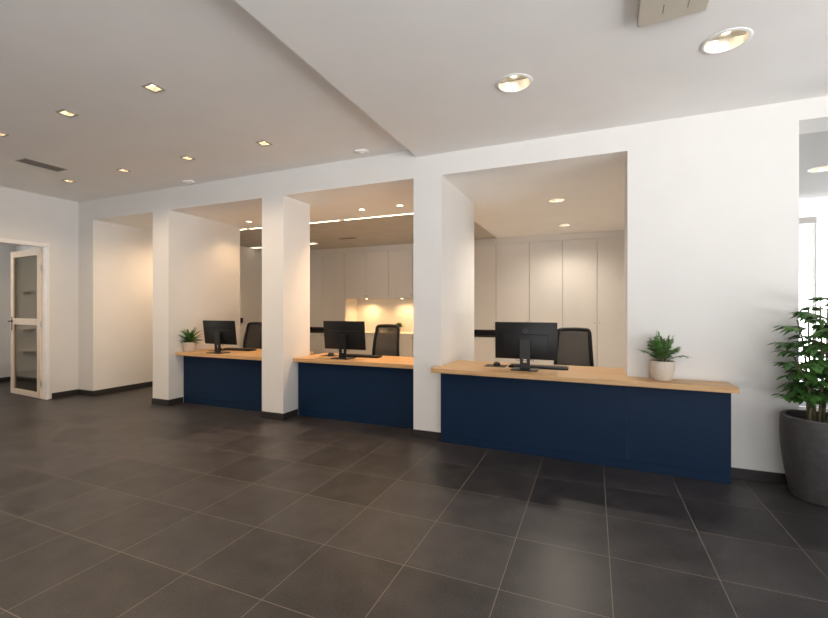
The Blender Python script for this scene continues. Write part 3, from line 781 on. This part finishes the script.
# linear air grille in the high ceiling
t = thing('air_grille', 'dark linear air grille in the high ceiling at the left', 'vent', (-6.350, -1.325, HI), 0)
m = MB(); a, b = .105, .222
m.box(-a, -b, -.006, -a+.012, b, 0); m.box(a-.012, -b, -.006, a, b, 0); m.box(-a, -b, -.006, a, -b+.012, 0); m.box(-a, b-.012, -.006, a, b, 0); m.build('frame', M['trimg'], t)
m = MB(); [m.box(-.092+k*.021, -b+.012, -.005, -.079+k*.021, b-.012, -.001) for k in range(9)]; m.build('slats', M['grille'], t)
MB().box(-a+.01, -b+.01, -.0012, a-.01, b-.01, -.0002).build('duct_plate', M['black'], t)
# cassette unit in the lowered ceiling
t = thing('ceiling_cassette', 'beige air-conditioning cassette at the top edge of the lowered ceiling', 'air conditioner', (.402, -1.872, LO), math.radians(-2))
MB().box(-.172, -.275, -.045, .172, .275, 0, .006).build('cover', M['beige'], t)
for k in range(2): MB().box(-.05+k*.12, .12, -.0458, -.046+k*.12, .20, -.0448).build('slot', M['grille'], t)
m = MB(); [m.box(-.13, -.22+k*.03, -.049, .13, -.206+k*.03, -.0445) for k in range(9)]; m.build('intake_grille', M['grille'], t)
MB().box(.172, -.20, -.038, .20, .20, 0, .005).build('end_cap', M['beige'], t)
# little detectors where the high ceiling meets the front wall
def detector(loc, label):
    t = thing('ceiling_detector', label, 'detector', loc, math.radians(10), 'detectors on the high ceiling')
    MB().box(-.07, -.045, -.022, .07, .045, 0, .009).build('housing', M['ceil'], t, True)
    m = MB(); r = bmesh.ops.create_uvsphere(m.bm, u_segments=14, v_segments=8, radius=.022)
    for vv in m.bm.verts: vv.co.z = vv.co.z*.6-.022
    m.build('lens', M['ceil'], t, 'all')
detector((-2.42, -.20, HI), 'small pale detector on the high ceiling near the lowered ceiling corner')
detector((-5.24, -.14, HI), 'small pale detector on the high ceiling above the farthest counter')
# switch on the passage wall
t = thing('light_switch', 'small dark switch on the passage wall behind the farthest counter', 'switch', (-7.62, 3.22, 1.17), 0)
MB().box(0, -.04, -.06, .010, .04, .06, .003).build('plate', M['dmetal'], t); MB().box(.009, -.022, -.03, .015, .022, .03, .002).build('rocker', M['black'], t)

# ------------------------------------------------------------------ light and camera
# warm ceiling lamps over the passage (its own fitting lies behind the beam)
t = thing('small_downlight', 'small ceiling light in the passage behind the far pillar', 'downlight', (-6.75, 1.25, HD), 0)
MB().lathe([(.058, 0), (.058, -.006), (.049, -.007)], 28).build('trim_ring', M['trimw'], t, True)
MB().lathe([(.045, -.0071), (.040, -.011)], 24).build('lamp', M['lamp'], t)
spot((0, 0, -.03), 70, (1., .68, .40), 165, .8, .03, t)

t = thing('small_downlight', 'small ceiling light in the room behind the open glass door', 'downlight', (-9.7, -1.1, 2.9), 0)
MB().lathe([(.058, 0), (.058, -.006), (.049, -.007)], 28).build('trim_ring', M['trimw'], t, True)
MB().lathe([(.045, -.0071), (.040, -.011)], 24).build('lamp', M['lamp'], t)
spot((0, 0, -.03), 32, (1., .72, .45), 150, .8, .03, t)
W = bpy.data.worlds.new('World'); SC.world = W; W.use_nodes = True
bg = W.node_tree.nodes['Background']; wn = W.node_tree
tcw = wn.nodes.new('ShaderNodeTexCoord'); spw = wn.nodes.new('ShaderNodeSeparateXYZ'); wn.links.new(tcw.outputs['Generated'], spw.inputs[0])
rw = wn.nodes.new('ShaderNodeValToRGB')           # glow added below the horizon to lift the ceilings, dimmer sky above
rw.color_ramp.elements[0].position = .46; rw.color_ramp.elements[1].position = .54
rw.color_ramp.elements[0].color = (1., .985, .97, 1); rw.color_ramp.elements[1].color = (.205, .21, .215, 1)
wn.links.new(mnode(wn, 'ADD', mnode(wn, 'MULTIPLY', spw.outputs['Z'], .5), .5), rw.inputs['Fac'])
wn.links.new(rw.outputs['Color'], bg.inputs['Color']); bg.inputs['Strength'].default_value = 7.4
def portal(loc, rot, sx, sy):
    l = bpy.data.lights.new('window_portal', 'AREA'); l.shape = 'RECTANGLE'; l.size = sx; l.size_y = sy; l.cycles.is_portal = True
    o = bpy.data.objects.new('window_portal', l); COL.objects.link(o); o.location = loc; o.rotation_euler = rot
portal((4.76, -4.6, (WZ0+WZ1)/2), (0, PI/2, 0), WZ1-WZ0, 5.4)
portal(((SX0+SX1)/2, FY0-.16, (WZ0+WZ1)/2), (PI/2, 0, 0), SX1-SX0, WZ1-WZ0)
portal((3.07, 3.27, 1.5), (-PI/2, 0, 0), 3.05, 2.9)
portal((FX0-.02, -4.25, 1.6), (0, -PI/2, 0), 2.2, 2.7)

cam = bpy.data.cameras.new('camera'); co = bpy.data.objects.new('camera', cam); COL.objects.link(co)
F = 425.; TH = math.atan(179/425.)
cam.sensor_width = 36; cam.sensor_fit = 'HORIZONTAL'; cam.lens = 36*F/828
co.location = (0, -4.42, 1.45); co.rotation_euler = (PI/2, 0, TH)
cam.shift_y = -(309-308.5)/828
cam.clip_start = .05
SC.camera = co
SC.view_settings.view_transform = 'Standard'; SC.view_settings.look = 'None'; SC.view_settings.gamma = 1; SC.view_settings.use_curve_mapping = False
SC.view_settings.exposure = 0.36
SC.cycles.use_denoising = True
SC.cycles.max_bounces = 12; SC.cycles.diffuse_bounces = 6; SC.cycles.transparent_max_bounces = 16
SC.cycles.sample_clamp_indirect = 8; SC.cycles.caustics_reflective = False; SC.cycles.caustics_refractive = False
